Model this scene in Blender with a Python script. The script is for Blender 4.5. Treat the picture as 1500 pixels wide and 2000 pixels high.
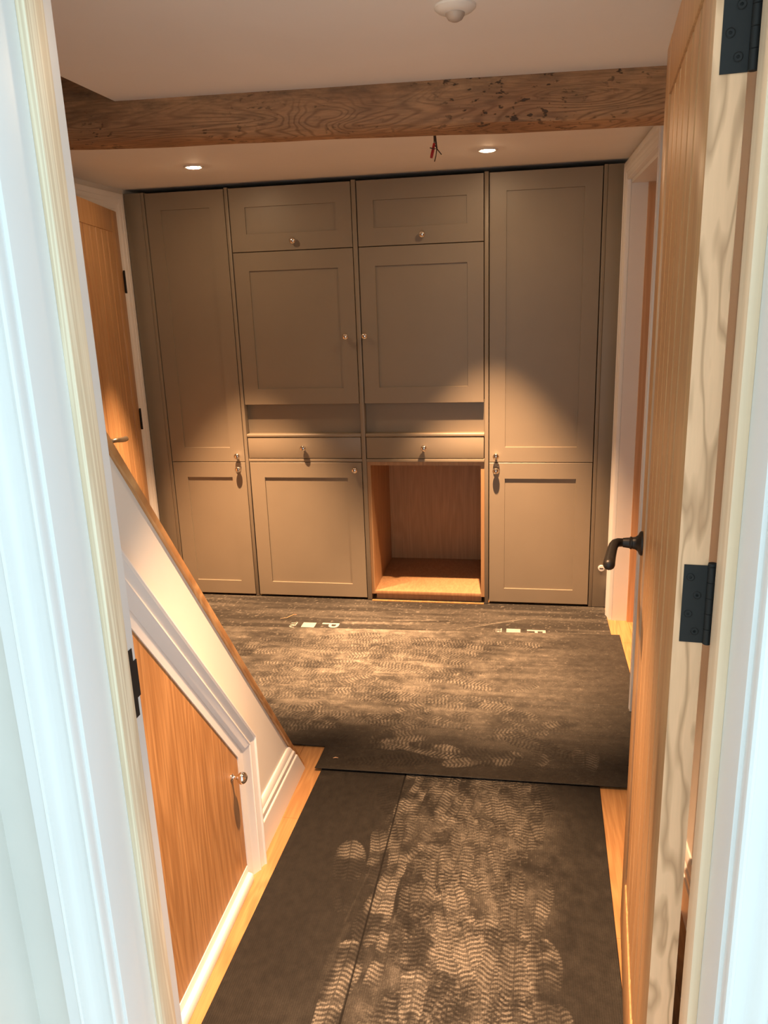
import bpy, bmesh, math, random
import numpy as np
from mathutils import Matrix, Vector
for o in list(bpy.data.objects): bpy.data.objects.remove(o)
SC = bpy.context.scene; COL = SC.collection
# ------------------------------------------------------------------ camera
F_PX = 1535.56
def cam_axes(yaw, pitch, roll):
    cy, sy, cp, sp = math.cos(yaw), math.sin(yaw), math.cos(pitch), math.sin(pitch)
    fwd = Vector((-sy*cp, cy*cp, -sp)); r = Vector((cy, sy, 0)); u = r.cross(fwd)
    cr, sr = math.cos(roll), math.sin(roll)
    return cr*r + sr*u, -sr*r + cr*u, fwd
R_, U_, F_ = cam_axes(math.radians(10.35397), math.radians(15.32618), math.radians(-2.01517))
cd = bpy.data.cameras.new('camera'); cam = bpy.data.objects.new('camera', cd); COL.objects.link(cam)
cd.sensor_fit = 'VERTICAL'; cd.sensor_height = 36; cd.lens = F_PX*36/2000; cd.clip_start = .02
cam.matrix_world = Matrix(((R_.x, U_.x, -F_.x, 0), (R_.y, U_.y, -F_.y, 0), (R_.z, U_.z, -F_.z, 1.56), (0, 0, 0, 1)))
SC.camera = cam
# ------------------------------------------------------------------ daylight from the hall side, exposure
W = bpy.data.worlds.new('daylight'); SC.world = W; W.use_nodes = True
W.node_tree.nodes['Background'].inputs[0].default_value = (.74, .98, 1.10, 1)
W.node_tree.nodes['Background'].inputs[1].default_value = 1.45
SC.view_settings.view_transform = 'Standard'; SC.view_settings.look = 'None'
SC.view_settings.exposure = 0.25; SC.view_settings.gamma = 1; SC.view_settings.use_curve_mapping = False
LAMP_COL = (1.0, .575, .30)
SPOT_W, GLOW = 690.0, 290.0
# ------------------------------------------------------------------ materials
class NT:
    def __init__(s, name):
        s.m = bpy.data.materials.new(name); s.m.use_nodes = True; s.t = s.m.node_tree; s.n = s.t.nodes
        s.b = s.n['Principled BSDF']; s.co = s.n.new('ShaderNodeTexCoord').outputs['Object']
    def link(s, a, b): s.t.links.new(a, b)
    def put(s, node, i, v):
        if v is None: return
        if hasattr(v, 'is_output'): s.link(v, node.inputs[i])
        else: node.inputs[i].default_value = v
    def map(s, scale=(1, 1, 1), loc=(0, 0, 0), co=None, rot=(0, 0, 0)):
        m = s.n.new('ShaderNodeMapping'); s.link(co or s.co, m.inputs[0])
        m.inputs['Scale'].default_value = scale; m.inputs['Location'].default_value = loc; m.inputs['Rotation'].default_value = rot
        return m.outputs[0]
    def noise(s, co, scale=1, detail=2, rough=.5, dist=0):
        n = s.n.new('ShaderNodeTexNoise'); s.link(co, n.inputs['Vector'])
        for k, v in (('Scale', scale), ('Detail', detail), ('Roughness', rough), ('Distortion', dist)): n.inputs[k].default_value = v
        return n.outputs['Fac']
    def math(s, op, a, b=None, c=None, clamp=False):
        n = s.n.new('ShaderNodeMath'); n.operation = op; n.use_clamp = clamp
        s.put(n, 0, a); s.put(n, 1, b); s.put(n, 2, c); return n.outputs[0]
    def ramp(s, fac, stops):
        n = s.n.new('ShaderNodeValToRGB'); s.link(fac, n.inputs[0]); e = n.color_ramp.elements
        while len(e) < len(stops): e.new(.5)
        for el, (p, c) in zip(e, stops):
            el.position = p; el.color = (c, c, c, 1) if isinstance(c, (int, float)) else (*c, 1)
        return n.outputs[0]
    def mix(s, fac, a, b, mode='MIX'):
        n = s.n.new('ShaderNodeMix'); n.data_type = 'RGBA'; n.blend_type = mode
        s.put(n, 0, fac)
        for i, v in ((6, a), (7, b)): s.put(n, i, v if hasattr(v, 'is_output') else (*v, 1))
        return n.outputs[2]
    def attr(s, name):
        n = s.n.new('ShaderNodeAttribute'); n.attribute_name = name; return n.outputs['Fac']
    def sep(s, co=None):
        n = s.n.new('ShaderNodeSeparateXYZ'); s.link(co or s.co, n.inputs[0]); return n.outputs
    def bump(s, h, strength=.2, dist=.002):
        n = s.n.new('ShaderNodeBump'); s.link(h, n.inputs['Height'])
        n.inputs['Strength'].default_value = strength; n.inputs['Distance'].default_value = dist
        s.link(n.outputs[0], s.b.inputs['Normal'])
    def done(s, col=None, rough=.5, metal=0, spec=None):
        if col is not None: s.put(s.b, 'Base Color', col if hasattr(col, 'is_output') else (*col, 1))
        s.put(s.b, 'Roughness', rough); s.b.inputs['Metallic'].default_value = metal
        if spec is not None: s.b.inputs['Specular IOR Level'].default_value = spec
        return s.m
def paint(name, col, rough=.45, mott=.04, sc=9, bump=.05, bsc=140):
    t = NT(name); n = t.noise(t.co, sc, 3)
    a = tuple(c*(1-mott) for c in col); b = tuple(min(1, c*(1+mott)) for c in col)
    t.bump(t.noise(t.co, bsc, 2), bump, .001)
    return t.done(t.ramp(n, [(.3, a), (.7, b)]), rough)
def wood(name, light, dark, stretch, rings=14, fine=(6, 160, 160), line=.45, finea=.25, rough=.5, knots=None, seed=0, sharp=(.25, .9), coarse=1.0):
    """contour-line grain: rings are level lines of a stretched noise field; fine = fibre noise"""
    t = NT(name); co = t.map(stretch, (seed, seed*.7, seed*.3))
    n = t.noise(co, coarse, 2.5, .45, .3)
    w = t.math('PINGPONG', t.math('MULTIPLY', n, rings), .5)
    w = t.math('MULTIPLY', w, 2)
    f = t.noise(t.map(fine, (seed, 0, seed)), 1, 3, .6)
    c = t.mix(t.math('MULTIPLY', t.ramp(w, [(sharp[0], 1.0), (sharp[1], 0.0)]), line), light, dark)
    c = t.mix(t.math('MULTIPLY', t.ramp(f, [(.35, 1.0), (.65, 0.0)]), finea), c, tuple(x*.55 for x in dark))
    lo = t.noise(t.map((1.5, 1.5, 1.5)), 1.3, 2)
    c = t.mix(.35, c, t.ramp(lo, [(.3, tuple(x*.75 for x in light)), (.7, light)]), 'MULTIPLY') if False else c
    if knots:                                                     # ellipse knots at given object-space centres (y,z) or (x,z)
        X, Y, Z = t.sep()
        for (ax, u, z, ru, rz) in knots:
            du = t.math('DIVIDE', t.math('SUBTRACT', (X, Y)[ax], u), ru); dz = t.math('DIVIDE', t.math('SUBTRACT', Z, z), rz)
            r = t.math('SQRT', t.math('ADD', t.math('MULTIPLY', du, du), t.math('MULTIPLY', dz, dz)))
            c = t.mix(t.ramp(r, [(.35, .85), (.6, .55), (.75, .75), (1.0, 0.0)]), c, (dark[0]*.62, dark[1]*.45, dark[2]*.35))
    t.bump(f, .12, .001)
    return t.done(c, rough)
M = {}
M['white'] = paint('white_paint', (.80, .79, .77), .4, .015, 5, .03)
M['wall'] = paint('wall_paint', (.76, .73, .675), .6, .03, 4, .06, 90)
M['ceiling'] = paint('ceiling_paint', (.92, .90, .87), .7, .02, 3, .04)
M['cab'] = paint('cabinet_paint', (.268, .222, .162), .42, .03, 6, .05, 220)
M['dark'] = paint('dark_void', (.02, .018, .016), .8)
M['oakfloor'] = wood('oak_floor', (.55, .30, .12), (.38, .18, .065), (14, 1.6, 14), 9, (170, 7, 170), .5, .3, .38)
M['oakcap'] = wood('oak_cap', (.68, .39, .165), (.40, .18, .06), (12, 2.0, 2.0), 16, (200, 20, 20), .65, .4, .42)
M['oakdoor'] = wood('oak_door', (.56, .33, .155), (.40, .20, .08), (10, 10, .7), 10, (120, 120, 4), .4, .35, .38)
M['veneer'] = wood('oak_veneer', (.52, .275, .11), (.33, .15, .05), (6, 6, .55), 22, (220, 160, 5), .6, .45, .42, sharp=(.1, .8))
M['carcass'] = wood('oak_carcass', (.49, .29, .145), (.37, .20, .09), (9, 5, .8), 10, (130, 30, 4), .35, .3, .45)
M['ash'] = wood('ash_edge_daylit', (.86, .50, .275), (.48, .25, .115), (20, 20, 3.4), 6.0, (90, 90, 9), .85, .12, .5, sharp=(.0, .5), seed=3.1)  # hinge edge of the doors: daylight on it is put into the paler tone
M['pineL'] = wood('raw_pine', (.92, .785, .575), (.66, .48, .30), (44, 44, .8), 8, (160, 160, 5), .6, .12, .5, seed=1.7,
                  knots=[(1, .915, 1.105, .010, .022), (1, .918, .655, .009, .022), (1, .917, 1.395, .004, .006)])
M['pineR'] = wood('raw_pine_warm', (.90, .69, .48), (.74, .50, .30), (26, 26, .8), 4, (160, 160, 5), .4, .1, .5, seed=5.2)
M['pineO'] = wood('pine_stop', (.66, .40, .22), (.48, .25, .11), (26, 26, .8), 6, (160, 160, 5), .4, .15, .5, seed=2.2)
def metal(name, col, rough, met=1.0):
    t = NT(name); n = t.noise(t.co, 60, 3)
    return t.done(t.ramp(n, [(.3, tuple(c*.9 for c in col)), (.7, col)]), rough, met)
M['chrome'] = metal('polished_nickel', (.86, .82, .78), .06)
M['black'] = metal('matt_black_metal', (.020, .0185, .017), .55, 0); M['black'].node_tree.nodes['Principled BSDF'].inputs['Specular IOR Level'].default_value = .22
M['bronze'] = metal('dark_bronze', (.026, .022, .019), .42, .5)
M['bronze2'] = metal('pewter', (.32, .27, .21), .3, .9)
M['plastic'] = paint('white_plastic', (.82, .80, .76), .3, .01)
M['sensor'] = paint('sensor_lens', (.45, .38, .33), .4, .01)
M['red'] = paint('red_wire', (.45, .02, .02), .35, .05)
M['blackwire'] = paint('dark_wire', (.05, .035, .03), .4, .05)
M['print'] = paint('print_white', (.38, .36, .33), .6, .1, 60)
def emis():
    t = NT('lamp_lens'); t.b.inputs['Emission Color'].default_value = (1, .66, .38, 1); t.b.inputs['Emission Strength'].default_value = GLOW
    return t.done((.9, .9, .85), .3)
M['lens'] = emis()
def beam_mat():
    t = NT('old_pine_beam'); X, Y, Z = t.sep()
    n = t.noise(t.map((1.5, 7, 9), (4.3, 0, 1.2)), 1, 2, .45, .5)
    w = t.math('MULTIPLY', t.math('PINGPONG', t.math('MULTIPLY', n, 34), .5), 2)
    big = t.noise(t.map((2.0, 4, 6), (7.7, 0, 0)), 1.4, 3)
    c = t.ramp(big, [(.3, (.36, .18, .085)), (.7, (.60, .34, .17))])
    up = t.ramp(Z, [(0, 0), (1, 1)])                                # height on the beam (object z measured from its underside)
    low = t.math('SUBTRACT', 1.0, t.math('MULTIPLY', t.math('SUBTRACT', Z, .045), 18, clamp=True), clamp=True)
    c = t.mix(t.math('MULTIPLY', t.ramp(w, [(.12, 1.0), (.5, 0.0)]), t.math('MULTIPLY_ADD', low, .42, .10)), c, (.15, .062, .026))
    fib = t.noise(t.map((10, 160, 160)), 1, 3, .6)
    c = t.mix(t.math('MULTIPLY', t.ramp(fib, [(.35, 1.0), (.6, 0.0)]), .35), c, (.10, .055, .03))
    grime = t.noise(t.map((7, 9, 16)), 1, 5, .7)
    g = t.math('MULTIPLY', t.ramp(grime, [(.45, 0.0), (.72, 1.0)]), t.math('SUBTRACT', 1.0, t.math('MULTIPLY', low, .75)))
    c = t.mix(t.math('MULTIPLY', g, .75), c, (.085, .06, .038))
    holes = t.noise(t.map((38, 60, 75)), 1, 2, .6)
    hp = t.noise(t.map((4, 5, 5), (9, 0, 0)), 1, 1)
    h = t.math('MULTIPLY', t.ramp(holes, [(.60, 0.0), (.66, 1.0)]), t.ramp(hp, [(.42, 0.0), (.55, 1.0)]))
    c = t.mix(t.math('MULTIPLY', h, .85), c, (.03, .018, .012))
    t.bump(t.math('SUBTRACT', t.math('ADD', fib, t.math('MULTIPLY', w, .5)), t.math('MULTIPLY', h, 1.5)), .5, .003)
    return t.done(c, .7)
M['beam'] = beam_mat()
def board_mat(name, axis):
    t = NT(name); X, Y, Z = t.sep()
    a = (X, Y)[axis]
    d = t.attr('dust')
    rid = t.math('PINGPONG', t.math('MULTIPLY', a, 190), .5)        # fine extruded ridges of the corrugated sheet
    rid = t.math('MULTIPLY', rid, 2)
    fine = t.noise(t.co, 260, 3, .7); mid = t.noise(t.co, 38, 4, .65)
    k = t.math('MULTIPLY', d, t.ramp(fine, [(.30, .45), (.66, 1.25)]))
    k = t.math('MULTIPLY', k, t.ramp(mid, [(.30, .70), (.68, 1.15)]))
    k = t.math('MULTIPLY', k, t.math('MULTIPLY_ADD', rid, .35, .78))
    k = t.math('ADD', k, t.math('MULTIPLY', t.ramp(fine, [(.72, 0.0), (.80, 1.0)]), .12), clamp=True)
    c = t.mix(k, t.ramp(mid, [(.3, (.012, .011, .010)), (.7, (.019, .017, .015))]), (.36, .32, .26))
    t.bump(t.math('ADD', rid, t.math('MULTIPLY', d, .6)), .25, .0012)
    return t.done(c, t.math('MULTIPLY_ADD', k, .3, .58), 0, .16)
M['boardx'] = board_mat('black_board_ridges_along_y', 0)
M['boardy'] = board_mat('black_board_ridges_along_x', 1)
# ------------------------------------------------------------------ mesh helpers
class MB:
    def __init__(s): s.v = []; s.f = []
    def add(s, v, f):
        o = len(s.v); s.v += [tuple(p) for p in v]; s.f += [tuple(i+o for i in q) for q in f]; return s
    def box(s, x0, x1, y0, y1, z0, z1):
        v = [(x, y, z) for z in (z0, z1) for y in (y0, y1) for x in (x0, x1)]
        return s.add(v, [(0, 2, 3, 1), (4, 5, 7, 6), (0, 1, 5, 4), (2, 6, 7, 3), (0, 4, 6, 2), (1, 3, 7, 5)])
    def loops(s, L, cap0=True, cap1=True):
        n = len(L[0]); v = [p for l in L for p in l]; f = []
        for i in range(len(L)-1):
            for j in range(n):
                a, b = i*n+j, i*n+(j+1) % n; f.append((a, b, b+n, a+n))
        if cap0: f.append(tuple(range(n-1, -1, -1)))
        if cap1: f.append(tuple((len(L)-1)*n+j for j in range(n)))
        return s.add(v, f)
    def prism(s, poly, ax, a, b):                                   # poly: 2-D points in the two other axes (cyclic order kept)
        def P(p, t): return (t, p[0], p[1]) if ax == 0 else (p[0], t, p[1]) if ax == 1 else (p[0], p[1], t)
        return s.loops([[P(p, a) for p in poly], [P(p, b) for p in poly]])
    def lathe(s, prof, c, axis, n=20):                              # prof (r, h) along axis from c
        axis = Vector(axis).normalized(); u = axis.orthogonal().normalized(); w = axis.cross(u); c = Vector(c)
        L = [[c+axis*h+(u*math.cos(2*math.pi*k/n)+w*math.sin(2*math.pi*k/n))*max(r, 1e-5) for k in range(n)] for r, h in prof]
        return s.loops(L)
    def tube(s, path, r, n=12):
        path = [Vector(p) for p in path]; rs = r if isinstance(r, (list, tuple)) else [r]*len(path); L = []; u = None
        for i, p in enumerate(path):
            t = (path[min(i+1, len(path)-1)]-path[max(i-1, 0)]).normalized()
            u = t.orthogonal().normalized() if u is None else (u-t*u.dot(t)).normalized()
            w = t.cross(u); L.append([p+(u*math.cos(2*math.pi*k/n)+w*math.sin(2*math.pi*k/n))*rs[i] for k in range(n)])
        return s.loops(L)
    def sweep(s, path, prof, nrm):                                  # mitred moulding: prof (a: outward to the right of travel, b: along nrm)
        path = [Vector(p) for p in path]; nrm = Vector(nrm).normalized(); L = []
        D = [(path[i+1]-path[i]).normalized() for i in range(len(path)-1)]
        S = [d.cross(nrm) for d in D]
        for i, p in enumerate(path):
            if i == 0: m = S[0]
            elif i == len(path)-1: m = S[-1]
            else:
                m = (S[i-1]+S[i]).normalized(); m = m/m.dot(S[i])
            L.append([p+m*a+nrm*b for a, b in prof])
        return s.loops(L)
ORG = {}
def obj(name, mb, mat, parent=None, local=False, smooth=False, bevel=0, sharp=35):
    org = Vector((0, 0, 0)) if (local or parent is None) else ORG.get(parent, Vector((0, 0, 0)))
    me = bpy.data.meshes.new(name); me.from_pydata([tuple(Vector(p)-org) for p in mb.v], [], mb.f)
    bm = bmesh.new(); bm.from_mesh(me); bmesh.ops.recalc_face_normals(bm, faces=bm.faces)
    if bevel:
        es = [e for e in bm.edges if len(e.link_faces) == 2 and e.calc_face_angle(0) > .6]
        bmesh.ops.bevel(bm, geom=es, offset=bevel, segments=2, profile=.5, affect='EDGES', clamp_overlap=True)
    bm.to_mesh(me); bm.free()
    if smooth or bevel:
        for p in me.polygons: p.use_smooth = True
        me.set_sharp_from_angle(angle=math.radians(sharp))
    me.materials.append(M[mat] if isinstance(mat, str) else mat)
    o = bpy.data.objects.new(name, me); COL.objects.link(o)
    if parent is not None: o.parent = parent; ORG[o] = ORG.get(parent, Vector((0, 0, 0)))
    return o
def empty(name, loc, rz=0):
    o = bpy.data.objects.new(name, None); COL.objects.link(o); o.location = loc; o.rotation_euler = (0, 0, rz); o.empty_display_size = .1
    ORG[o] = Vector(loc); return o
def tag(o, label, cat, group=None):
    o['label'] = label; o['category'] = cat
    if group: o['group'] = group
    return o
def struct(o, label=None):
    o['kind'] = 'structure'
    if label: o['label'] = label
    return o
B = lambda *a: MB().box(*a)
# ================================================================== room shell
CZ = 2.105                                                           # ceiling
XL, XR = -1.945, .436
L0 = lambda y: 3.008-1.31*y                                         # underside line of the stair capping on the wall
fl = struct(obj('floor', B(-2.35, .75, .975, 4.6, -.08, -.02), 'dark'), 'oak boarded floor under black protection sheets')
rng = random.Random(4)
pw = .142; k = 0; x = -2.33
plank_mesh = {}
while x < .72:
    cuts = [.978]
    y = .978+rng.uniform(.5, 1.5)
    while y < 4.3: cuts.append(y); y += rng.uniform(1.1, 1.9)
    cuts.append(4.55)
    for a, b in zip(cuts, cuts[1:]):
        obj('plank', B(x+.0004, x+pw-.0004, a+.0004, b-.0004, -.02, 0), 'oakfloor', fl)
    x += pw
struct(obj('floor_hall', B(-1.6, 2.2, -2.2, .975, -.08, 0), 'wall'), 'unseen hall floor, made pale to bounce daylight through the doorway')  # out of view; pale colour added to bounce daylight onto the near ceiling
c = MB().box(-1.124, .75, .90, 2.42, CZ, CZ+.08).box(-2.35, .75, 2.36, 4.6, CZ, CZ+.08)
struct(obj('ceiling', c, 'ceiling'), 'smooth painted plaster ceiling with a cut edge by the stairs')
c = MB().box(-2.35, -.9, .90, 2.6, 2.78, 2.84).box(-2.35, -1.124, 2.44, 2.54, CZ, 2.8).box(-1.13, -1.05, .9, 2.5, CZ+.08, 2.8)
struct(obj('ceiling_stairwell', c, 'wall'), 'upper stairwell ceiling above the stairs')
# partition with the doorway we look through
c = MB().box(-2.35, -.588, .825, .975, 0, 2.84).box(.273, 2.2, .825, .975, 0, 2.84).box(-.588, .273, .825, .975, 2.03, 2.84)
struct(obj('wall_front', c, 'wall'), 'painted partition wall around the doorway')
c = MB().box(-.79, -.70, -1.0, .825, 0, 2.84)
struct(obj('wall_hall', c, 'wall'), 'painted hall wall left of the doorway')
# left wall with a doorway
DY0, DY1 = 2.90, 3.735
c = MB().box(XL-.1, XL, .975, DY0, 0, 2.84).box(XL-.1, XL, DY1, 4.6, 0, 2.84).box(XL-.1, XL, DY0, DY1, 2.02, 2.84).box(XL-.42, XL-.36, 2.6, 4.0, 0, 2.2)
c.box(XL-.36, XL-.1, 2.6, 2.66, 0, 2.2).box(XL-.36, XL-.1, 3.9, 4.0, 0, 2.2).box(XL-.36, XL-.1, 2.6, 4.0, 2.1, 2.2)
struct(obj('wall_left', c, 'wall'), 'painted left wall with a doorway beside the cabinets')
# right wall with a doorway
RY0, RY1 = 2.865, 3.690
c = MB().box(XR, XR+.16, .975, RY0, 0, CZ+.1).box(XR, XR+.16, RY1, 4.6, 0, CZ+.1).box(XR, XR+.16, RY0, RY1, 2.0, CZ+.1)
c.box(XR+.16, XR+.3, .975, 4.6, 0, CZ+.1) if False else None
struct(obj('wall_right', c, 'wall'), 'painted right wall with a doorway beside the cabinets')
struct(obj('wall_back', B(-2.35, .75, 4.5, 4.6, 0, CZ+.1), 'wall'), 'painted wall behind the built-in cabinets')
# ------------------------------------------------------------------ mouldings
ARCH = [(0, 0), (0, .0145), (.0015, .0175), (.005, .019), (.0085, .0175), (.010, .0150), (.022, .0150), (.0255, .0160), (.031, .0190), (.037, .0232),
        (.043, .0250), (.0475, .0252), (.0485, .0272), (.0500, .0278), (.0515, .0265), (.052, .0258), (.0695, .0258), (.0700, .0250), (.0700, 0)]
# doorway we look through: lining, pine stops, architraves
LXL, LXR, LH = -.556, .241, 2.0
fr = struct(empty('trim_1', (-.16, .9, 0)), 'white door lining with raw pine stops around the near doorway')
obj('lining', B(LXL-.032, LXL, .825, .975, 0, LH+.03), 'white', fr, bevel=.0012)
obj('lining', B(LXR, LXR+.032, .825, .975, 0, LH+.03), 'white', fr, bevel=.0012)
obj('lining', B(LXL, LXR, .825, .975, LH, LH+.03), 'white', fr)
o = obj('stop', B(LXL, LXL+.0115, .898, .937, 0, LH), 'pineL', fr, bevel=.0008); o['label'] = 'raw pine door stop strip with knots'
o = obj('stop', B(LXR-.0125, LXR, .898, .940, 0, LH), 'pineR', fr, bevel=.0008); o['label'] = 'raw pine door stop strip'
obj('stop', B(LXL+.012, LXR-.013, .898, .938, LH-.012, LH), 'pineR', fr)
obj('architrave', MB().sweep([(LXL-.005, .825, 0), (LXL-.005, .825, LH+.005), (LXR+.005, .825, LH+.005), (LXR+.005, .825, 0)][::-1],
    ARCH, (0, -1, 0)), 'white', fr, smooth=True, sharp=28)
sp = MB()
for (a, b, z0, z1) in ((.945, .9655, .974, 1.081), (.9655, .9752, 1.002, 1.060)): sp.box(LXL, LXL+.0012, a, b, z0, z1)
o = obj('strike_plate', sp, 'black', fr); o['label'] = 'matt black strike plate let into the lining'
# under-stair wall, door, architrave, skirting and oak cap
XS = -.745
yb = 2.295
ws = struct(obj('wall_stairs', MB().prism([(.975, 0), (yb, 0), (.975, L0(.975))], 0, XS-.10, XS), 'wall'), 'sloping painted wall below the stair capping')
DI = lambda y: 2.591-1.26*y
dr = struct(empty('door_3', (XS, 1.35, 0)), 'oak veneered under-stair door with a sloping top')
obj('leaf', MB().prism([(.978, .046), (1.747, .046), (1.747, DI(1.747)+.004), (.978, DI(.978)+.004)], 0, XS+.0005, XS+.004), 'veneer', dr)
def knob(parent, p, axis, r=.0162, proj=.033, local=False, name='knob'):
    prof = [(.0095, 0), (.0095, .002), (.0058, .0045), (.0045, .008), (.0045, proj-r*1.62)]
    for i in range(13):
        a = math.pi*(.14+.86*i/12); prof.append((r*math.sin(a), proj-r*.62-r*.8*math.cos(a)))
    o = obj(name, MB().lathe(prof, p, axis, 24), 'chrome', parent, smooth=True, local=local, sharp=50)
    o['label'] = 'polished nickel ball knob'; return o
knob(dr, (XS+.004, 1.700, .360), (1, 0, 0), .0165, .040)
DARCH = [(0, 0), (0, .007), (.018, .0125), (.020, .0120), (.040, .0235), (.0425, .0270), (.0455, .0270), (.0475, .0235), (.066, .0300), (.0685, .0350), (.072, .0350), (.0735, .0300), (.0775, .0285), (.0775, 0)]
tr = struct(empty('trim_2', (XS, 1.4, 0)), 'white moulded architrave around the under-stair door')
obj('architrave', MB().sweep([(XS, 1.748, 0), (XS, 1.748, DI(1.748)), (XS, .976, DI(.976))], DARCH, (1, 0, 0)), 'white', tr, smooth=True, sharp=28)
obj('bottom_board', MB().prism([(XS, 0), (XS+.021, 0), (XS+.021, .020), (XS+.018, .025), (XS+.007, .029), (XS+.006, .049), (XS, .050)], 1, .976, 1.746), 'white', tr, bevel=.001)
SK = [(0, 0), (.018, 0), (.018, .098), (.0165, .101), (.014, .102), (.014, .108), (.0155, .112), (.0155, .124), (.012, .130), (.011, .131), (.011, .138), (.008, .150), (.005, .155), (0, .155)]
sk = MB().loops([[(XS+a, 1.827, z) for a, z in SK], [(XS+a, (3.008-z)/1.31-.002, z) for a, z in SK]])
struct(obj('baseboard_stairs', sk, 'white', smooth=True, sharp=25), 'white moulded skirting at the foot of the stair wall')
st = struct(obj('floor_stairs', B(-1.60, XS-.101, .976, 1.36, 0, .79), 'dark'), 'enclosed stairs rising behind the capped stair wall')
for i in range(5):
    a = 2.14-.156*i; obj('tread', MB().box(-1.60, XS-.101, a-.156-.02, a, .2*i+.178, .2*i+.2).box(-1.60, XS-.101, a-.156, a-.015, .2*i*0+.0, .2*i+.177), 'oakdoor', st)
def slant(a, b, x0, x1):
    y0 = .977; ya = (3.008+a)/1.31; y2 = (3.008+b)/1.31
    return MB().prism([(y0, L0(y0)+a), (ya, 0.0005), (y2, 0.0005), (y0, L0(y0)+b)], 0, x0, x1)
tc = struct(empty('trim_3', (XS-.05, 1.6, 0)), 'oak capping sloping down the top of the stair wall')
obj('cap', slant(.0005, .029, XS-.108, XS+.0085), 'oakcap', tc, bevel=.002)
# left far door casing
CAS = [(a, b*.85) for a, b in ARCH]
t4 = struct(empty('trim_4', (XL, 3.3, 0)), 'white moulded architrave around the far left door')
y1 = DY1-.02; y0 = DY0+.02
CAS9 = [(a*1.18, b*.85) for a, b in ARCH]
obj('architrave', MB().sweep([(XL, y1, 0), (XL, y1, 1.995), (XL, y0, 1.995), (XL, y0, 0)], CAS9, (1, 0, 0)), 'white', t4, smooth=True, sharp=28)
obj('lining', MB().box(XL-.1, XL+.0, y1, DY1, 0, 2.02).box(XL-.1, XL, DY0, y0, 0, 2.02).box(XL-.1, XL, y0, y1, 1.995, 2.02), 'white', t4)
# right doorway casing, lining, stop
t5 = struct(empty('trim_5', (XR, 3.3, 0)), 'white architrave and lining around the right doorway')
CASR = [(a, b*.98) for a, b in ARCH]
obj('architrave', MB().sweep([(XR, RY0-.001, 0), (XR, RY0-.001, 2.0), (XR, RY1+.003, 2.0), (XR, RY1+.003, 0)], CASR, (-1, 0, 0)), 'white', t5, smooth=True, sharp=28)
obj('lining', MB().box(XR-.0, XR+.16, RY1-.003, RY1+.02, 0, 2.0), 'white', t5)
obj('lining', MB().box(XR-.0, XR+.16, RY0-.02, RY0, 0, 2.0), 'white', t5)
obj('lining', MB().box(XR-.0, XR+.16, RY0, RY1, 1.985, 2.0), 'white', t5)
o = obj('stop', B(XR+.068, XR+.108, RY1-.018, RY1-.003, 0, 1.985), 'pineO', t5); o['label'] = 'unpainted orange pine door stop'
obj('stop', B(XR+.068, XR+.108, RY0, RY0+.015, 0, 1.985), 'pineO', t5)
struct(obj('door_4', MB().box(XR+.11, XR+.15, RY0+.003, RY1-.006, .008, 1.98), 'oakdoor'), 'closed oak door in the right doorway')
skr = MB().loops([[(XR-a, 3.766, z) for a, z in SK], [(XR-a, 3.835, z) for a, z in SK]])
struct(obj('baseboard_right', skr, 'white', smooth=True, sharp=25), 'short white skirting beside the right filler panel')
skr = MB().loops([[(XR-a, .976, z) for a, z in SK], [(XR-a, RY0-.074, z) for a, z in SK]])
struct(obj('baseboard_near', skr, 'white', smooth=True, sharp=25), 'white skirting along the right wall')
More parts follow.
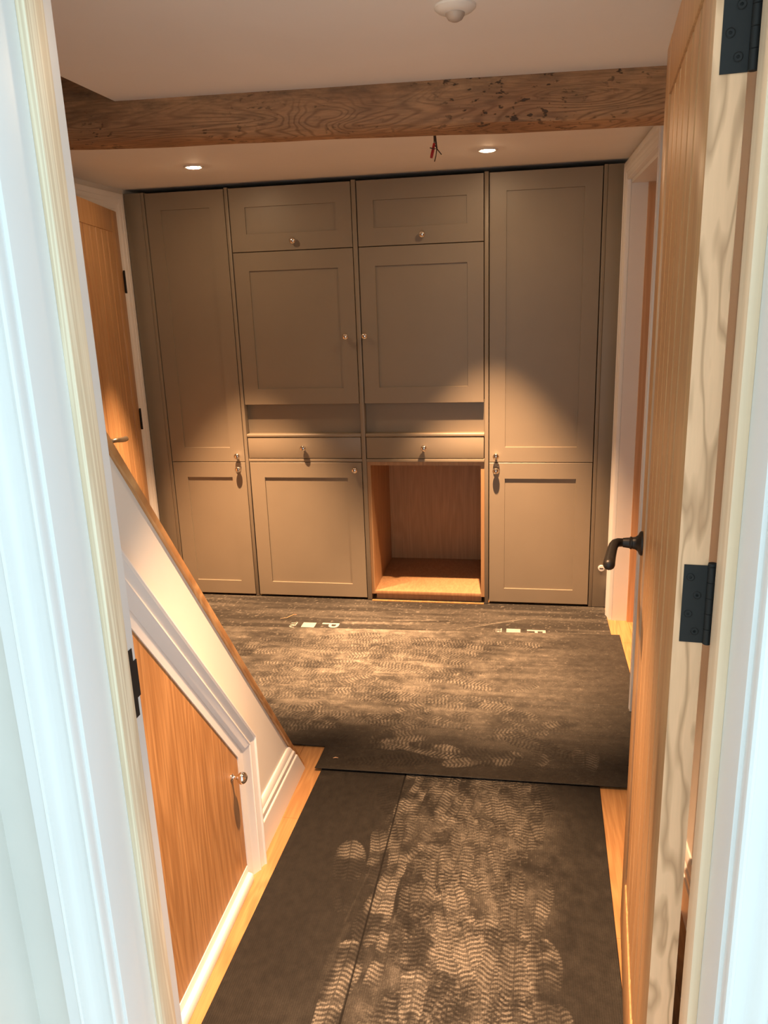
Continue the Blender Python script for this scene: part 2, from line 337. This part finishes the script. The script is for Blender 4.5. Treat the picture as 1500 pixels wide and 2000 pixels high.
# ------------------------------------------------------------------ planked oak doors
def plank_door(name, label, loc, rz, width, hinge_back, hinges, lever):
    d = struct(empty(name, loc, rz), label); T = .035; z0, z1 = .012, 1.990
    ST = .10
    def part(n, mb, mat, par=d, **k): return obj(n, mb, mat, par, local=True, **k)
    part('stile', B(0, ST, -T, 0, z0, z1), 'oakdoor', bevel=.0015)
    part('stile', B(width-ST, width, -T, 0, z0, z1), 'oakdoor', bevel=.0015)
    part('rail', B(ST, width-ST, -T, -.0005, z1-.098, z1), 'oakdoor', bevel=.0015)
    part('rail', B(ST, width-ST, -T, -.0005, z0, z0+.19), 'oakdoor', bevel=.0015)
    n = 6; w = (width-2*ST)/n; pm = None
    for i in range(n):
        a = ST+i*w; v = .009
        part('plank', MB().prism([(a+.0003, -T+.006), (a+w-.0003, -T+.006), (a+w-.0003, -.004-v), (a+w-v, -.004), (a+v, -.004), (a+.0003, -.004-v)], 2, z0+.19, z1-.098), 'oakdoor')
    e = part('edge_strip', B(-.0012, 0, -T, 0, z0, z1), 'ash'); e['label'] = 'wavy-grained hinge edge of the door, coloured paler for daylight'
    for zc in hinges:
        if hinge_back:
            h = part('hinge', B(-.0024, -.0012, -T, -.0075, zc-.051, zc+.051), 'black'); ky = -T-.0045
        else:
            h = part('hinge', B(-.006, .002, .0002, .0015, zc-.048, zc+.048), 'black'); ky = .005
        h['label'] = 'matt black butt hinge'
        kn = MB()
        for i in range(5):
            a = zc-.051+i*.0204; kn.lathe([(.0046, 0), (.0052, .0007), (.0052, .0197), (.0046, .0203)], (-.0042, ky, a), (0, 0, 1), 16)
        kn.lathe([(.0046, 0), (.0056, .0015), (.0052, .004), (.003, .0048)], (-.0042, ky, zc+.051), (0, 0, 1), 16)
        part('knuckle', kn, 'black', h, smooth=True)
        if hinge_back:
            for i, (yy, zz) in enumerate(((-.0155, .035), (-.0245, .012), (-.0155, -.013), (-.0245, -.036))):
                part('screw', MB().lathe([(.0050, 0), (.0050, .0006), (.0044, .0010), (.0040, .0004), (.0018, .0004), (.0016, -.0004)], (-.0024, yy, zc+zz), (-1, 0, 0), 16), 'black', h, smooth=True)
    s, z, mat = lever
    hd = part('handle', MB().lathe([(.026, 0), (.026, .004), (.024, .0065), (.0175, .0095), (.0135, .015), (.0125, .021), (.0135, .022), (.0135, .025), (.0115, .027), (.010, .040)], (s, 0, z), (0, 1, 0), 28), mat, smooth=True)
    hd['label'] = 'lever door handle with a round rose'
    P = [(s, .030, z), (s, .042, z), (s-.004, .050, z+.001), (s-.012, .056, z+.001), (s-.024, .060, z-.001), (s-.045, .063, z-.004), (s-.075, .066, z-.008), (s-.100, .068, z-.010), (s-.118, .069, z-.011), (s-.124, .069, z-.011), (s-.127, .069, z-.011)]
    part('lever', MB().tube(P, [.0090, .0090, .0094, .0098, .0100, .0104, .0110, .0116, .0118, .0095, .003], 16), mat, hd, smooth=True, sharp=60)
    return d
plank_door('door_1', 'oak plank door standing open on the right', (.189, .962, 0), math.atan2(.9959, .0902), .765, True, (.25, 1.180, 1.822), (.700, 1.036, 'bronze'))
th = math.radians(14)
plank_door('door_2', 'orange oak plank door slightly ajar in the left wall', (-1.918, 3.700, 0), math.atan2(-math.cos(th), math.sin(th)), .762, False, (.25, 1.0, 1.668), (.700, 1.010, 'bronze2'))
# ================================================================== fitted cabinets
YF, YB = 3.840, 3.862                                                # door faces
TOP, SB, UB, DT, DB, LT, BOT = 2.082, 1.788, 1.047, .880, .769, .751, .014
def rect(x0, x1, z0, z1, y): return [(x0, y, z0), (x1, y, z0), (x1, y, z1), (x0, y, z1)]
def shaker(parent, x0, x1, z0, z1, st=.076, rt=.080, rb=.074, name='door'):
    g = .0022; x0 += g; x1 -= g; z0 += g; z1 -= g*.6
    e = .0012; a, b, c, d = x0+st, x1-st, z0+rb, z1-rt
    L = [rect(x0, x1, z0, z1, YB), rect(x0, x1, z0, z1, YF+e), rect(x0+e, x1-e, z0+e, z1-e, YF), rect(a, b, c, d, YF), rect(a+.0012, b-.0012, c+.0012, d-.0012, YF+.0075), rect(a, b, c, d, YB)]
    fr = obj(name, MB().loops(L, False, False), 'cab', parent)
    obj('panel', B(a+.0005, b-.0005, YF+.0072, YB, c+.0005, d-.0005), 'cab', fr)
    return fr
def cab(name, xc, label): return tag(empty(name, (xc, 4.1, 0)), label, 'cabinet', 'built-in cabinets along the back wall')
def ydir(parent, x, z): return knob(parent, (x, YF, z), (0, -1, 0))
P = [(-1.853, -1.8365), (-1.4255, -1.409), (-.8045, -.784), (-.1875, -.1685), (.3355, .352)]
D = [(-1.8345, -1.427), (-1.4065, -.806), (-.7815, -.189), (-.1665, .3335)]
def side(parent, i): return obj('side_panel', B(P[i][0], P[i][1], YF-.001, 4.40, .0060, TOP+.004), 'cab', parent, bevel=.001)
# tall left unit
u = cab('tall_cabinet', -1.63, 'narrow tall beige cabinet beside the left wall with two doors')
side(u, 0); obj('carcass', B(P[0][1]+.001, P[1][0]-.001, 3.90, 4.40, .0005, TOP), 'dark', u)
d = shaker(u, *D[0], LT, TOP); ydir(d, -1.463, .785)
d = shaker(u, *D[0], BOT, LT); ydir(d, -1.463, .716)
# tall right unit
u = cab('tall_cabinet', .083, 'wider tall beige cabinet beside the right doorway with two doors')
side(u, 3); side(u, 4); obj('carcass', B(P[3][1]+.001, P[4][0]-.001, 3.90, 4.40, .0005, TOP), 'dark', u)
d = shaker(u, *D[3], LT, TOP); ydir(d, -.131, .785)
d = shaker(u, *D[3], BOT, LT); ydir(d, -.131, .712)
def middle(i, label, kx):
    x0, x1 = D[i]; u = cab('dresser_cabinet', (x0+x1)/2, label)
    d = shaker(u, x0, x1, SB, TOP, .076, .088, .080, 'flap_door'); ydir(d, (x0+x1)/2+.012, SB+.043)
    d = shaker(u, x0, x1, UB, SB, .076, .086, .078); ydir(d, kx, 1.378)
    obj('niche_back', B(x0-.001, x1+.001, YF+.040, YF+.058, DT, UB+.01), 'cab', u)
    obj('shelf', MB().prism([(YF+.041, DT+.001), (YF, DT+.001), (YF-.003, DT+.004), (YF-.003, DT+.014), (YF, DT+.018), (YF+.041, DT+.018)], 0, x0-.0005, x1+.0005), 'cab', u, bevel=.0015)
    g = .002
    dr = obj('drawer', B(x0+g, x1-g, YF, YB, DB+g, DT-.001), 'cab', u, bevel=.0022); knob(dr, ((x0+x1)/2, YF, (DB+DT)/2+.002), (0, -1, 0))
    obj('rail', B(x0-.0005, x1+.0005, YF-.001, YB, LT+.002, DB-.001), 'cab', u, bevel=.0015)
    return u, x0, x1
u, x0, x1 = middle(1, 'beige dresser cabinet with a closed lower door, left of the open oak one', -.858)
side(u, 1)
obj('carcass', B(P[1][1]+.001, P[2][0]-.001, 3.90, 4.40, .0005, TOP), 'dark', u)
d = shaker(u, x0, x1, BOT, LT); ydir(d, -.842, .713)
u, x0, x1 = middle(2, 'beige dresser cabinet open below showing its bare oak interior', -.763)
side(u, 2)
obj('carcass', B(P[2][1]+.001, P[3][0]-.001, 3.90, 4.42, .742, TOP), 'dark', u)
oi = P[2][1]+.001; oj = P[3][0]-.001; bk = 4.40; fy = 3.852
obj('oak_side', B(oi, oi+.018, fy, bk, .035, LT), 'carcass', u); obj('oak_side', B(oj-.018, oj, fy, bk, .035, LT), 'carcass', u)
obj('oak_top', B(oi+.018, oj-.018, fy, bk, .733, LT), 'carcass', u); obj('oak_base', B(oi+.018, oj-.018, fy, bk, .035, .053), 'carcass', u, bevel=.001)
obj('oak_back', B(oi, oj, bk, bk+.012, .035, LT), 'carcass', u)
obj('plinth', B(oi+.022, oj-.016, fy+.012, fy+.03, .0040, .035), 'carcass', u)
tag(obj('threshold_strip', B(oi+.004, oj-.003, 3.826, 3.838, .0037, .0078), 'oakfloor'), 'thin pale wooden strip on the floor before the open oak cabinet', 'strip')
f = tag(empty('filler_panel', (-1.895, 3.86, 0)), 'slim beige filler panel between left wall and narrow tall cabinet', 'panel', 'filler panels at the cabinet ends')
obj('board', B(-1.941, -1.854, YF, YB, .006, TOP+.003), 'cab', f, bevel=.001)
f = tag(empty('filler_panel', (.384, 3.86, 0)), 'slim beige filler panel between wider tall cabinet and right doorway', 'panel', 'filler panels at the cabinet ends')
obj('board', B(.353, .434, YF, YB, .006, TOP+.003), 'cab', f, bevel=.001)
ds = tag(empty('door_stop', (.392, YF, .214)), 'small round white plastic stop on the right filler panel', 'door stop')
obj('disc', MB().lathe([(.0165, 0), (.0165, .004), (.014, .007), (.003, .0075)], (.392, YF, .214), (0, -1, 0), 24), 'plastic', ds, smooth=True)
obj('slot', B(.383, .401, YF-.0082, YF-.0070, .2115, .2165), 'blackwire', ds)
# ================================================================== timber beam
def make_beam():
    rs = np.random.RandomState(3); n = 150; x = np.linspace(-2.0, XR+.01, n)
    def wob(sc, amp, ph=0):
        return amp*sum(np.sin(x*sc*k+rs.uniform(0, 7))/k for k in (1, 2.3, 4.1, 7.7))
    yf = 2.235+(x+1.13)*.068; zb = 1.989-.018*x; d = .172
    sec = [(0, .30), (0, .16), (-.002, .118), (.0, .09), (-.001, .06), (.002, .035), (.008, .018), (.018, .006), (.032, .0), (.06, -.001), (.09, .0), (.12, .001), (.145, .004), (.160, .012), (.168, .026), (.172, .05), (.172, .30)]
    L = []
    W_ = [(wob(3.1, .0035), wob(2.7, .003)) for _ in sec]
    for i in range(n):
        L.append([(x[i], yf[i]+a+W_[j][0][i]*(1 if 0 < j < 16 else 0), 1.989+b+(zb[i]-1.989)+W_[j][1][i]*(1 if 1 < j < 15 else 0)) for j, (a, b) in enumerate(sec)])
    root = empty('ceiling_beam', (0, 2.35, 1.99)); 
    obj('timber', MB().loops(L), 'beam', root, smooth=True, sharp=60)
    return tag(root, 'old rough-hewn pine beam running across under the ceiling', 'beam')
make_beam()
# ================================================================== lamps, sensor, wires
def downlight(x, y, label, k=1.0):
    r = tag(empty('downlight', (x, y, CZ)), label, 'downlight', 'recessed downlights in the ceiling')
    obj('bezel', MB().lathe([(.0280, .002), (.0285, -.0022), (.036, -.0030), (.0405, -.0022), (.0415, .000), (.0415, .002)], (x, y, CZ-.002), (0, 0, 1), 32), 'plastic', r, smooth=True)
    obj('lens', MB().lathe([(.0275, -.0030), (.0270, -.0040), (.018, -.0056), (.002, -.0062)], (x, y, CZ-.002), (0, 0, 1), 28), 'lens', r, smooth=True)
    l = bpy.data.lights.new('downlight_beam', 'SPOT'); l.energy = SPOT_W*k; l.color = LAMP_COL; l.spot_size = math.radians(57); l.spot_blend = .8; l.shadow_soft_size = .016
    lo = bpy.data.objects.new('downlight_beam', l); COL.objects.link(lo); lo.parent = r; lo.location = (0, 0, -.016)
    return r
downlight(-1.358, 3.332, 'lit recessed downlight in front of the narrow left cabinet')
downlight(-.154, 3.395, 'lit recessed downlight in front of the wider right cabinet')
downlight(-.27, 1.50, 'lit recessed downlight above the under-stair door passage', .66)
s = tag(empty('motion_sensor', (-.143, 1.752, CZ)), 'round white motion sensor on the near ceiling', 'sensor')
obj('base', MB().lathe([(.041, .001), (.041, -.003), (.034, -.009), (.022, -.012), (.004, -.0125)], (-.143, 1.752, CZ-.001), (0, 0, 1), 36), 'plastic', s, smooth=True)
obj('dome', MB().lathe([(.019, -.011), (.0185, -.016), (.014, -.023), (.007, -.0265), (.001, -.0275)], (-.143, 1.752, CZ-.001), (0, 0, 1), 28), 'sensor', s, smooth=True)
w = tag(empty('loose_wires', (-.295, 2.7, CZ)), 'loose red and dark electric wires hanging behind the beam', 'wires')
obj('sleeve', MB().tube([(-.290, 2.70, 2.022), (-.2935, 2.70, 2.005), (-.298, 2.70, 1.988), (-.300, 2.70, 1.979)], [.004, .0047, .0047, .004], 12), 'red', w, smooth=True)
for pts in ([(-.292, 2.702, CZ), (-.291, 2.70, 2.06), (-.290, 2.70, 2.02), (-.280, 2.698, 2.003), (-.267, 2.696, 1.987)], [(-.288, 2.702, CZ), (-.287, 2.70, 2.03), (-.282, 2.70, 2.008), (-.285, 2.70, 1.985), (-.290, 2.70, 1.968)],
            [(-.286, 2.705, CZ), (-.285, 2.70, 2.04), (-.281, 2.698, 2.006), (-.290, 2.692, 2.004), (-.303, 2.690, 2.008)], [(-.290, 2.70, CZ), (-.290, 2.70, 2.02)]):
    obj('wire', MB().tube(pts, .0016, 8), 'blackwire', w, smooth=True)
# ================================================================== protection boards with dust
RS = np.random.RandomState(11)
def vnoise(x, y, sc, seed):
    r = np.random.RandomState(seed).rand(128, 128); X = x*sc; Y = y*sc
    xi = np.floor(X).astype(int); yi = np.floor(Y).astype(int); fx = X-xi; fy = Y-yi
    fx = fx*fx*(3-2*fx); fy = fy*fy*(3-2*fy)
    g = lambda i, j: r[i % 128, j % 128]
    return (g(xi, yi)*(1-fx)+g(xi+1, yi)*fx)*(1-fy)+(g(xi, yi+1)*(1-fx)+g(xi+1, yi+1)*fx)*fy
def fbm(x, y, sc, seed, n=4):
    return sum(vnoise(x, y, sc*2**k, seed+k)*.5**k for k in range(n))/sum(.5**k for k in range(n))
sst = lambda a, b, v: (lambda t: t*t*(3-2*t))(np.clip((v-a)/(b-a), 0, 1))
def foot(x, y, D, cx, cy, ang, amp, per=.0135, ln=.285, kind=0, seed=0):
    ca, sa = math.cos(ang), math.sin(ang); dx, dy = x-cx, y-cy
    u = dx*ca+dy*sa; v = -dx*sa+dy*ca
    m = (np.abs(u) < ln*.56) & (np.abs(v) < .075)
    if not m.any(): return
    u, v = u[m]/ln, v[m]
    half = .038+.0095*np.cos((u-.24)*6.0)                            # forefoot wide, waist narrow, heel
    half = half*np.sqrt(np.clip(1-(np.abs(u)/.51)**5, 0, 1))+1e-4
    e = np.abs(v)/half
    inside = sst(1.06, .94, e)
    ch = np.sin(2*math.pi*(u*ln+.32*np.abs(v)+.0025*np.sin(v*140))/per)
    tread = sst(-.25, .55, ch)*sst(.0, .0035, np.abs(v))            # chevron lugs with a centre groove
    edge = sst(.80, .84, e)*sst(-.1, .5, np.sin(2*math.pi*u*ln/.0105))
    t = np.where(e > .82, edge, tread)
    t = np.where(np.abs(u+.12) < .035, t*.35, t)
    xw, yw = x[m], y[m]
    patch = sst(.32, .62, fbm(xw, yw, 17, 40+seed, 3))
    big = sst(.30, .60, fbm(xw, yw, 7, 60+seed*3, 3)); val = amp*inside*(.25+.75*t)*(.12+.88*patch)*(.15+.85*big)
    if kind == 0: D[m] = np.maximum(D[m]*(1-.55*inside*(1-t)*big), val)
    else: D[m] = D[m]*(1-.75*inside*t)
def grid_sheet(name, xl, xr, y0, y1, nx, ny, zf, dustf, mat, label, thick=.0021, root_z=.0):
    U, V = np.meshgrid(np.linspace(0, 1, nx), np.linspace(0, 1, ny)); Y = y0(U)*(1-V)+y1(U)*V
    X = xl(Y)*(1-U)+xr(Y)*U; Z = zf(X, Y)
    D_ = dustf(X, Y)
    idx = np.arange(nx*ny).reshape(ny, nx)
    top = np.stack([X, Y, Z], -1).reshape(-1, 3)
    ring = np.concatenate([idx[0, :], idx[1:, -1], idx[-1, -2::-1], idx[-2:0:-1, 0]]); nr = len(ring)
    low = top[ring].copy(); low[:, 2] -= thick
    verts = np.concatenate([top, low]); base = nx*ny
    q = np.stack([idx[:-1, :-1], idx[:-1, 1:], idx[1:, 1:], idx[1:, :-1]], -1).reshape(-1, 4)
    j = np.arange(nr); jn = (j+1) % nr
    s_ = np.stack([ring[jn], ring[j], base+j, base+jn], -1)
    faces = np.concatenate([q, s_]).astype(np.int32)
    cx, cy = float(X.mean()), float(Y.mean()); r = tag(empty(name, (cx, cy, root_z)), label, 'floor covering', 'black protection boards on the floor')
    me = bpy.data.meshes.new('board'); verts[:, 0] -= cx; verts[:, 1] -= cy; verts[:, 2] -= root_z
    me.vertices.add(len(verts)); me.vertices.foreach_set('co', verts.astype(np.float32).ravel())
    me.loops.add(faces.size); me.loops.foreach_set('vertex_index', faces.ravel())
    me.polygons.add(len(faces)); me.polygons.foreach_set('loop_start', np.arange(0, faces.size, 4, dtype=np.int32)); me.polygons.foreach_set('loop_total', np.full(len(faces), 4, np.int32))
    me.update(calc_edges=True); me.validate()
    a = me.attributes.new('dust', 'FLOAT', 'POINT'); a.data.foreach_set('value', np.concatenate([D_.ravel(), np.zeros(nr)]).astype(np.float32))
    me.materials.append(M[mat]); o = bpy.data.objects.new('board', me); COL.objects.link(o); o.parent = r
    return r
SEAM = lambda Y: -.376-.010*(2.262-Y)
near_prints = []
rn = random.Random(8)
for _ in range(110):
    py = rn.uniform(1.15, 2.30); px = rn.gauss(-.155+.03*math.sin(py*5), .12)
    if px < -.40 or px > .12: continue
    near_prints.append((px, py, math.pi/2*rn.choice((1, -1))+rn.gauss(0, .22), rn.uniform(.25, .75)))
near_prints += [(-.47, 1.80, math.pi/2+.12, .42), (-.415, 1.43, math.pi/2-.06, .72), (-.235, 1.50, math.pi/2, .85), (-.10, 1.30, -math.pi/2, .75), (.045, 1.74, math.pi/2-.1, .62), (.065, 1.50, math.pi/2+.05, .62), (.06, 1.32, math.pi/2, .6),
                (-.385, 2.10, math.pi/2+.3, .35), (-.2, 1.9, math.pi/2+.15, .6), (-.26, 2.12, math.pi/2-.2, .55), (-.02, 2.05, math.pi/2+.2, .5)]
def dust_near(X, Y):
    w = np.exp(-((X+.15-.04*np.sin(Y*4))/.17)**2)
    cl = .5*fbm(X, Y, 5, 1, 5)+.5*fbm(X, Y, 15, 51, 4); fine = fbm(X, Y, 34, 7, 3)
    D = .02+.62*w*sst(.30, .64, cl)*(.25+.95*fine)+.07*sst(.40, .8, fbm(X, Y, 3, 21))*fine
    for i, (a, b, g, m) in enumerate(near_prints): foot(X, Y, D, a, b, g, m, kind=1 if i % 9 == 4 else 0, seed=i % 5)
    # drag marks beside the joint
    for (x0, y0, x1, y1, wd, am) in ((-.44, 1.62, -.405, 1.86, .004, .07), (-.46, 1.40, -.43, 1.62, .012, .07)):
        t = np.clip(((X-x0)*(x1-x0)+(Y-y0)*(y1-y0))/((x1-x0)**2+(y1-y0)**2), 0, 1)
        dd = np.hypot(X-x0-t*(x1-x0), Y-y0-t*(y1-y0)); D = np.maximum(D, am*np.exp(-(dd/wd)**2)*(.5+fine))
    D += .22*sst(.80, .87, vnoise(X, Y, 160, 77))*w
    D *= sst(.001, .0035, np.abs(X-SEAM(Y)+.0006))
    return np.clip(D, 0, .95)
far_prints = []
for _ in range(100):
    py = rn.uniform(2.40, 3.36); px = rn.gauss(-.62, .42)
    if px < -1.5 or px > .15: continue
    far_prints.append((px, py, rn.choice((0, math.pi))+rn.gauss(0, .3), rn.uniform(.3, .75)))
far_prints += [(-.34, 2.98, math.pi-.12, .8), (-.12, 2.93, math.pi-.15, .75), (-.17, 3.12, math.pi-.05, .62), (-.42, 2.80, math.pi-.1, .6), (-.78, 3.02, math.pi-.1, .7), (-.95, 2.78, .1, .6), (-.70, 2.62, .15, .6), (-.32, 2.64, math.pi-.25, .55), (-.12, 2.40, .3, .5), (.06, 2.42, 1.2, .45), (.22, 2.40, 1.5, .42), (-.45, 2.36, .2, .5)]
def dust_far(X, Y):
    w = np.exp(-((X+.62)/.62)**2)*sst(2.30, 2.70, Y+.16*np.sin(X*3))
    w = np.maximum(w, .55*sst(3.1, 3.3, Y)*sst(.35, .0, X))
    w = np.maximum(w, .55*sst(.48, -.1, X)*sst(2.45, 2.9, Y))
    cl = .45*fbm(X, Y*1.5, 4, 3, 5)+.55*fbm(X, Y*1.3, 13, 43, 4); fine = fbm(X, Y, 34, 17, 3); str_ = fbm(X*1.2, Y*14, 3, 29, 4)
    D = .06+.60*w*sst(.22, .68, cl)*(.3+.85*fine)+.25*w*sst(.42, .7, str_)
    for i, (a, b, g, m) in enumerate(far_prints): foot(X, Y, D, a, b, g, m, .0145, kind=1 if i % 8 == 3 else 0, seed=i % 5)
    r = np.random.RandomState(5)                                    # sweeping arcs of the broom
    for _ in range(26):
        cx, cy, rad = r.uniform(-1.2, .2), r.uniform(1.6, 2.2), r.uniform(.9, 1.5)
        dd = np.abs(np.hypot((X-cx), (Y-cy))-rad); D = np.maximum(D, r.uniform(.1, .28)*np.exp(-(dd/r.uniform(.002, .007))**2)*sst(.4, .6, fbm(X, Y, 5, 60+_, 2))*np.clip(w+.25, 0, 1))
    for yc in (2.835, 2.60, 3.16): D = np.maximum(D, .2*np.exp(-((Y-yc+.01*X)/.0022)**2)*sst(.4, .6, fbm(X, Y, 3, 90)))
    D += .30*sst(.82, .88, vnoise(X, Y, 130, 78))*np.clip(w+.15, 0, 1)
    return np.clip(D, 0, .95)
def dust_back(X, Y):
    D = .07+.16*sst(.40, .75, fbm(X*.6, Y*6, 4, 33, 4))
    for (x0, y0, x1, y1, wd, am) in ((-.30, 3.50, .02, 3.66, .010, .45), (-.45, 3.49, -.1, 3.60, .008, .30), (-.55, 3.53, .03, 3.675, .006, .30), (-.86, 3.53, -.5, 3.55, .018, .45), (-.62, 3.58, -.42, 3.60, .012, .45), (-.45, 3.62, .1, 3.70, .007, .22), (-1.6, 3.74, -1.0, 3.71, .004, .2), (-1.3, 3.63, .3, 3.60, .003, .2)):
        t = np.clip(((X-x0)*(x1-x0)+(Y-y0)*(y1-y0))/((x1-x0)**2+(y1-y0)**2), 0, 1)
        dd = np.hypot(X-x0-t*(x1-x0), Y-y0-t*(y1-y0)); D = np.maximum(D, am*np.exp(-(dd/wd)**2)*(.4+fbm(X, Y, 60, 5)))
    D += .3*sst(.84, .9, vnoise(X, Y, 130, 79))
    return np.clip(D, 0, .9)
flat = lambda h: (lambda X, Y: np.full_like(X, h))
one = lambda v: (lambda U: np.full_like(U, v))
grid_sheet('protection_board', lambda Y: -.667-.027*(2.264-Y), lambda Y: SEAM(Y)+.006, one(1.0), one(2.30), 180, 500, lambda X, Y: .0046-.0038*sst(SEAM(Y)-.0028, SEAM(Y)-.0008, X), dust_near, 'boardx', 'narrow black protection board beside the under-stair door')
grid_sheet('protection_board', lambda Y: SEAM(Y)+.0012, lambda Y: .258-.0235*(2.283-Y), one(1.0), one(2.30), 270, 500, flat(.0046), dust_near, 'boardx', 'dusty black protection board nearest the open plank door')
def z_far(X, Y):
    lip = .0075*np.exp(-(Y-2.283)/.05)+.0022*np.exp(-((Y-2.835+.01*X)/.012)**2)-.0015*np.exp(-((Y-2.60)/.004)**2)
    return .0078+lip+.0015*(vnoise(X, Y, 3, 8)-.5)
# the main far board is notched round the foot of the stairs: two strips of one sheet
XLF = lambda Y: np.where(Y < 2.424, -.688, -1.90)
far = grid_sheet('protection_board', lambda Y: np.full_like(Y, -1.90), lambda Y: np.full_like(Y, .432)+.02*sst(2.85, 2.9, Y), lambda U: np.full_like(U, 2.424), lambda U: 3.407+.092*U, 640, 300, z_far, dust_far, 'boardy', 'large dusty black protection board with footprints across the room')
fr2 = grid_sheet('x', lambda Y: np.full_like(Y, -.688), lambda Y: np.full_like(Y, .353)+.06*(Y-2.28), lambda U: 2.277+.017*U, lambda U: np.full_like(U, 2.424), 300, 44, z_far, dust_far, 'boardy', 'x')
for ch in list(fr2.children):
    off = Vector(fr2.location)-Vector(far.location); ch.parent = far; ch.location = off; ch.name = 'board_flap'
bpy.data.objects.remove(fr2)
bk_ = grid_sheet('protection_board', lambda Y: np.full_like(Y, -1.90), lambda Y: np.full_like(Y, .415)+.075*sst(3.70, 3.68, Y)*0+.0*Y, one(3.37), one(3.858), 460, 110, flat(.0036), dust_back, 'boardy', 'black protection board with white lettering along the cabinets')
def text(s, cx, cy, h, sx=1.0):
    cu = bpy.data.curves.new('t', 'FONT'); cu.body = s; cu.size = 1; cu.offset = .012
    to = bpy.data.objects.new('t', cu); COL.objects.link(to); dg = bpy.context.evaluated_depsgraph_get()
    me = to.evaluated_get(dg).to_mesh(); vs = [v.co.copy() for v in me.vertices]; fs = [tuple(p.vertices) for p in me.polygons]
    to.evaluated_get(dg).to_mesh_clear(); bpy.data.objects.remove(to)
    cap = .69; vs = [(cx+v.y/cap*h, cy-v.x/cap*h*sx, .0041) for v in vs]       # reading towards the viewer, tops to the right
    mb = MB(); mb.add(vs, fs); return mb
for dx in (0.0, 1.0):
    ox = -1.0+dx; oy = .018 if dx else 0
    o = obj('lettering', text('TRA', ox-.128+.008*dx, 3.512+oy, .030), 'print', bk_); o['label'] = 'small white printed letters TR'
    o = obj('lettering', B(ox-.068, ox-.002, 3.455 if not dx else 3.46, 3.512+oy, .0037, .0041), 'print', bk_); o['label'] = 'white printed block'
    o = obj('lettering', text('P', ox+.030, 3.522+oy*.6, .085, .95), 'print', bk_); o['label'] = 'white printed letter P'
# wood shavings
def chip(pts, label): tag(obj('wood_shaving', MB().tube(pts, [.0008]+[.002]*(len(pts)-2)+[.0008], 6), 'pineO'), label, 'debris')
chip([(-1.20, 3.545, .0055), (-1.17, 3.555, .0058), (-1.145, 3.60, .0062), (-1.13, 3.602, .0058)], 'thin curled wood shaving beside the small white letters on the far board')
chip([(-.640, 2.345, .0125), (-.632, 2.350, .0128), (-.622, 2.348, .0126)], 'small pale wood chip near the front corner of the far board')
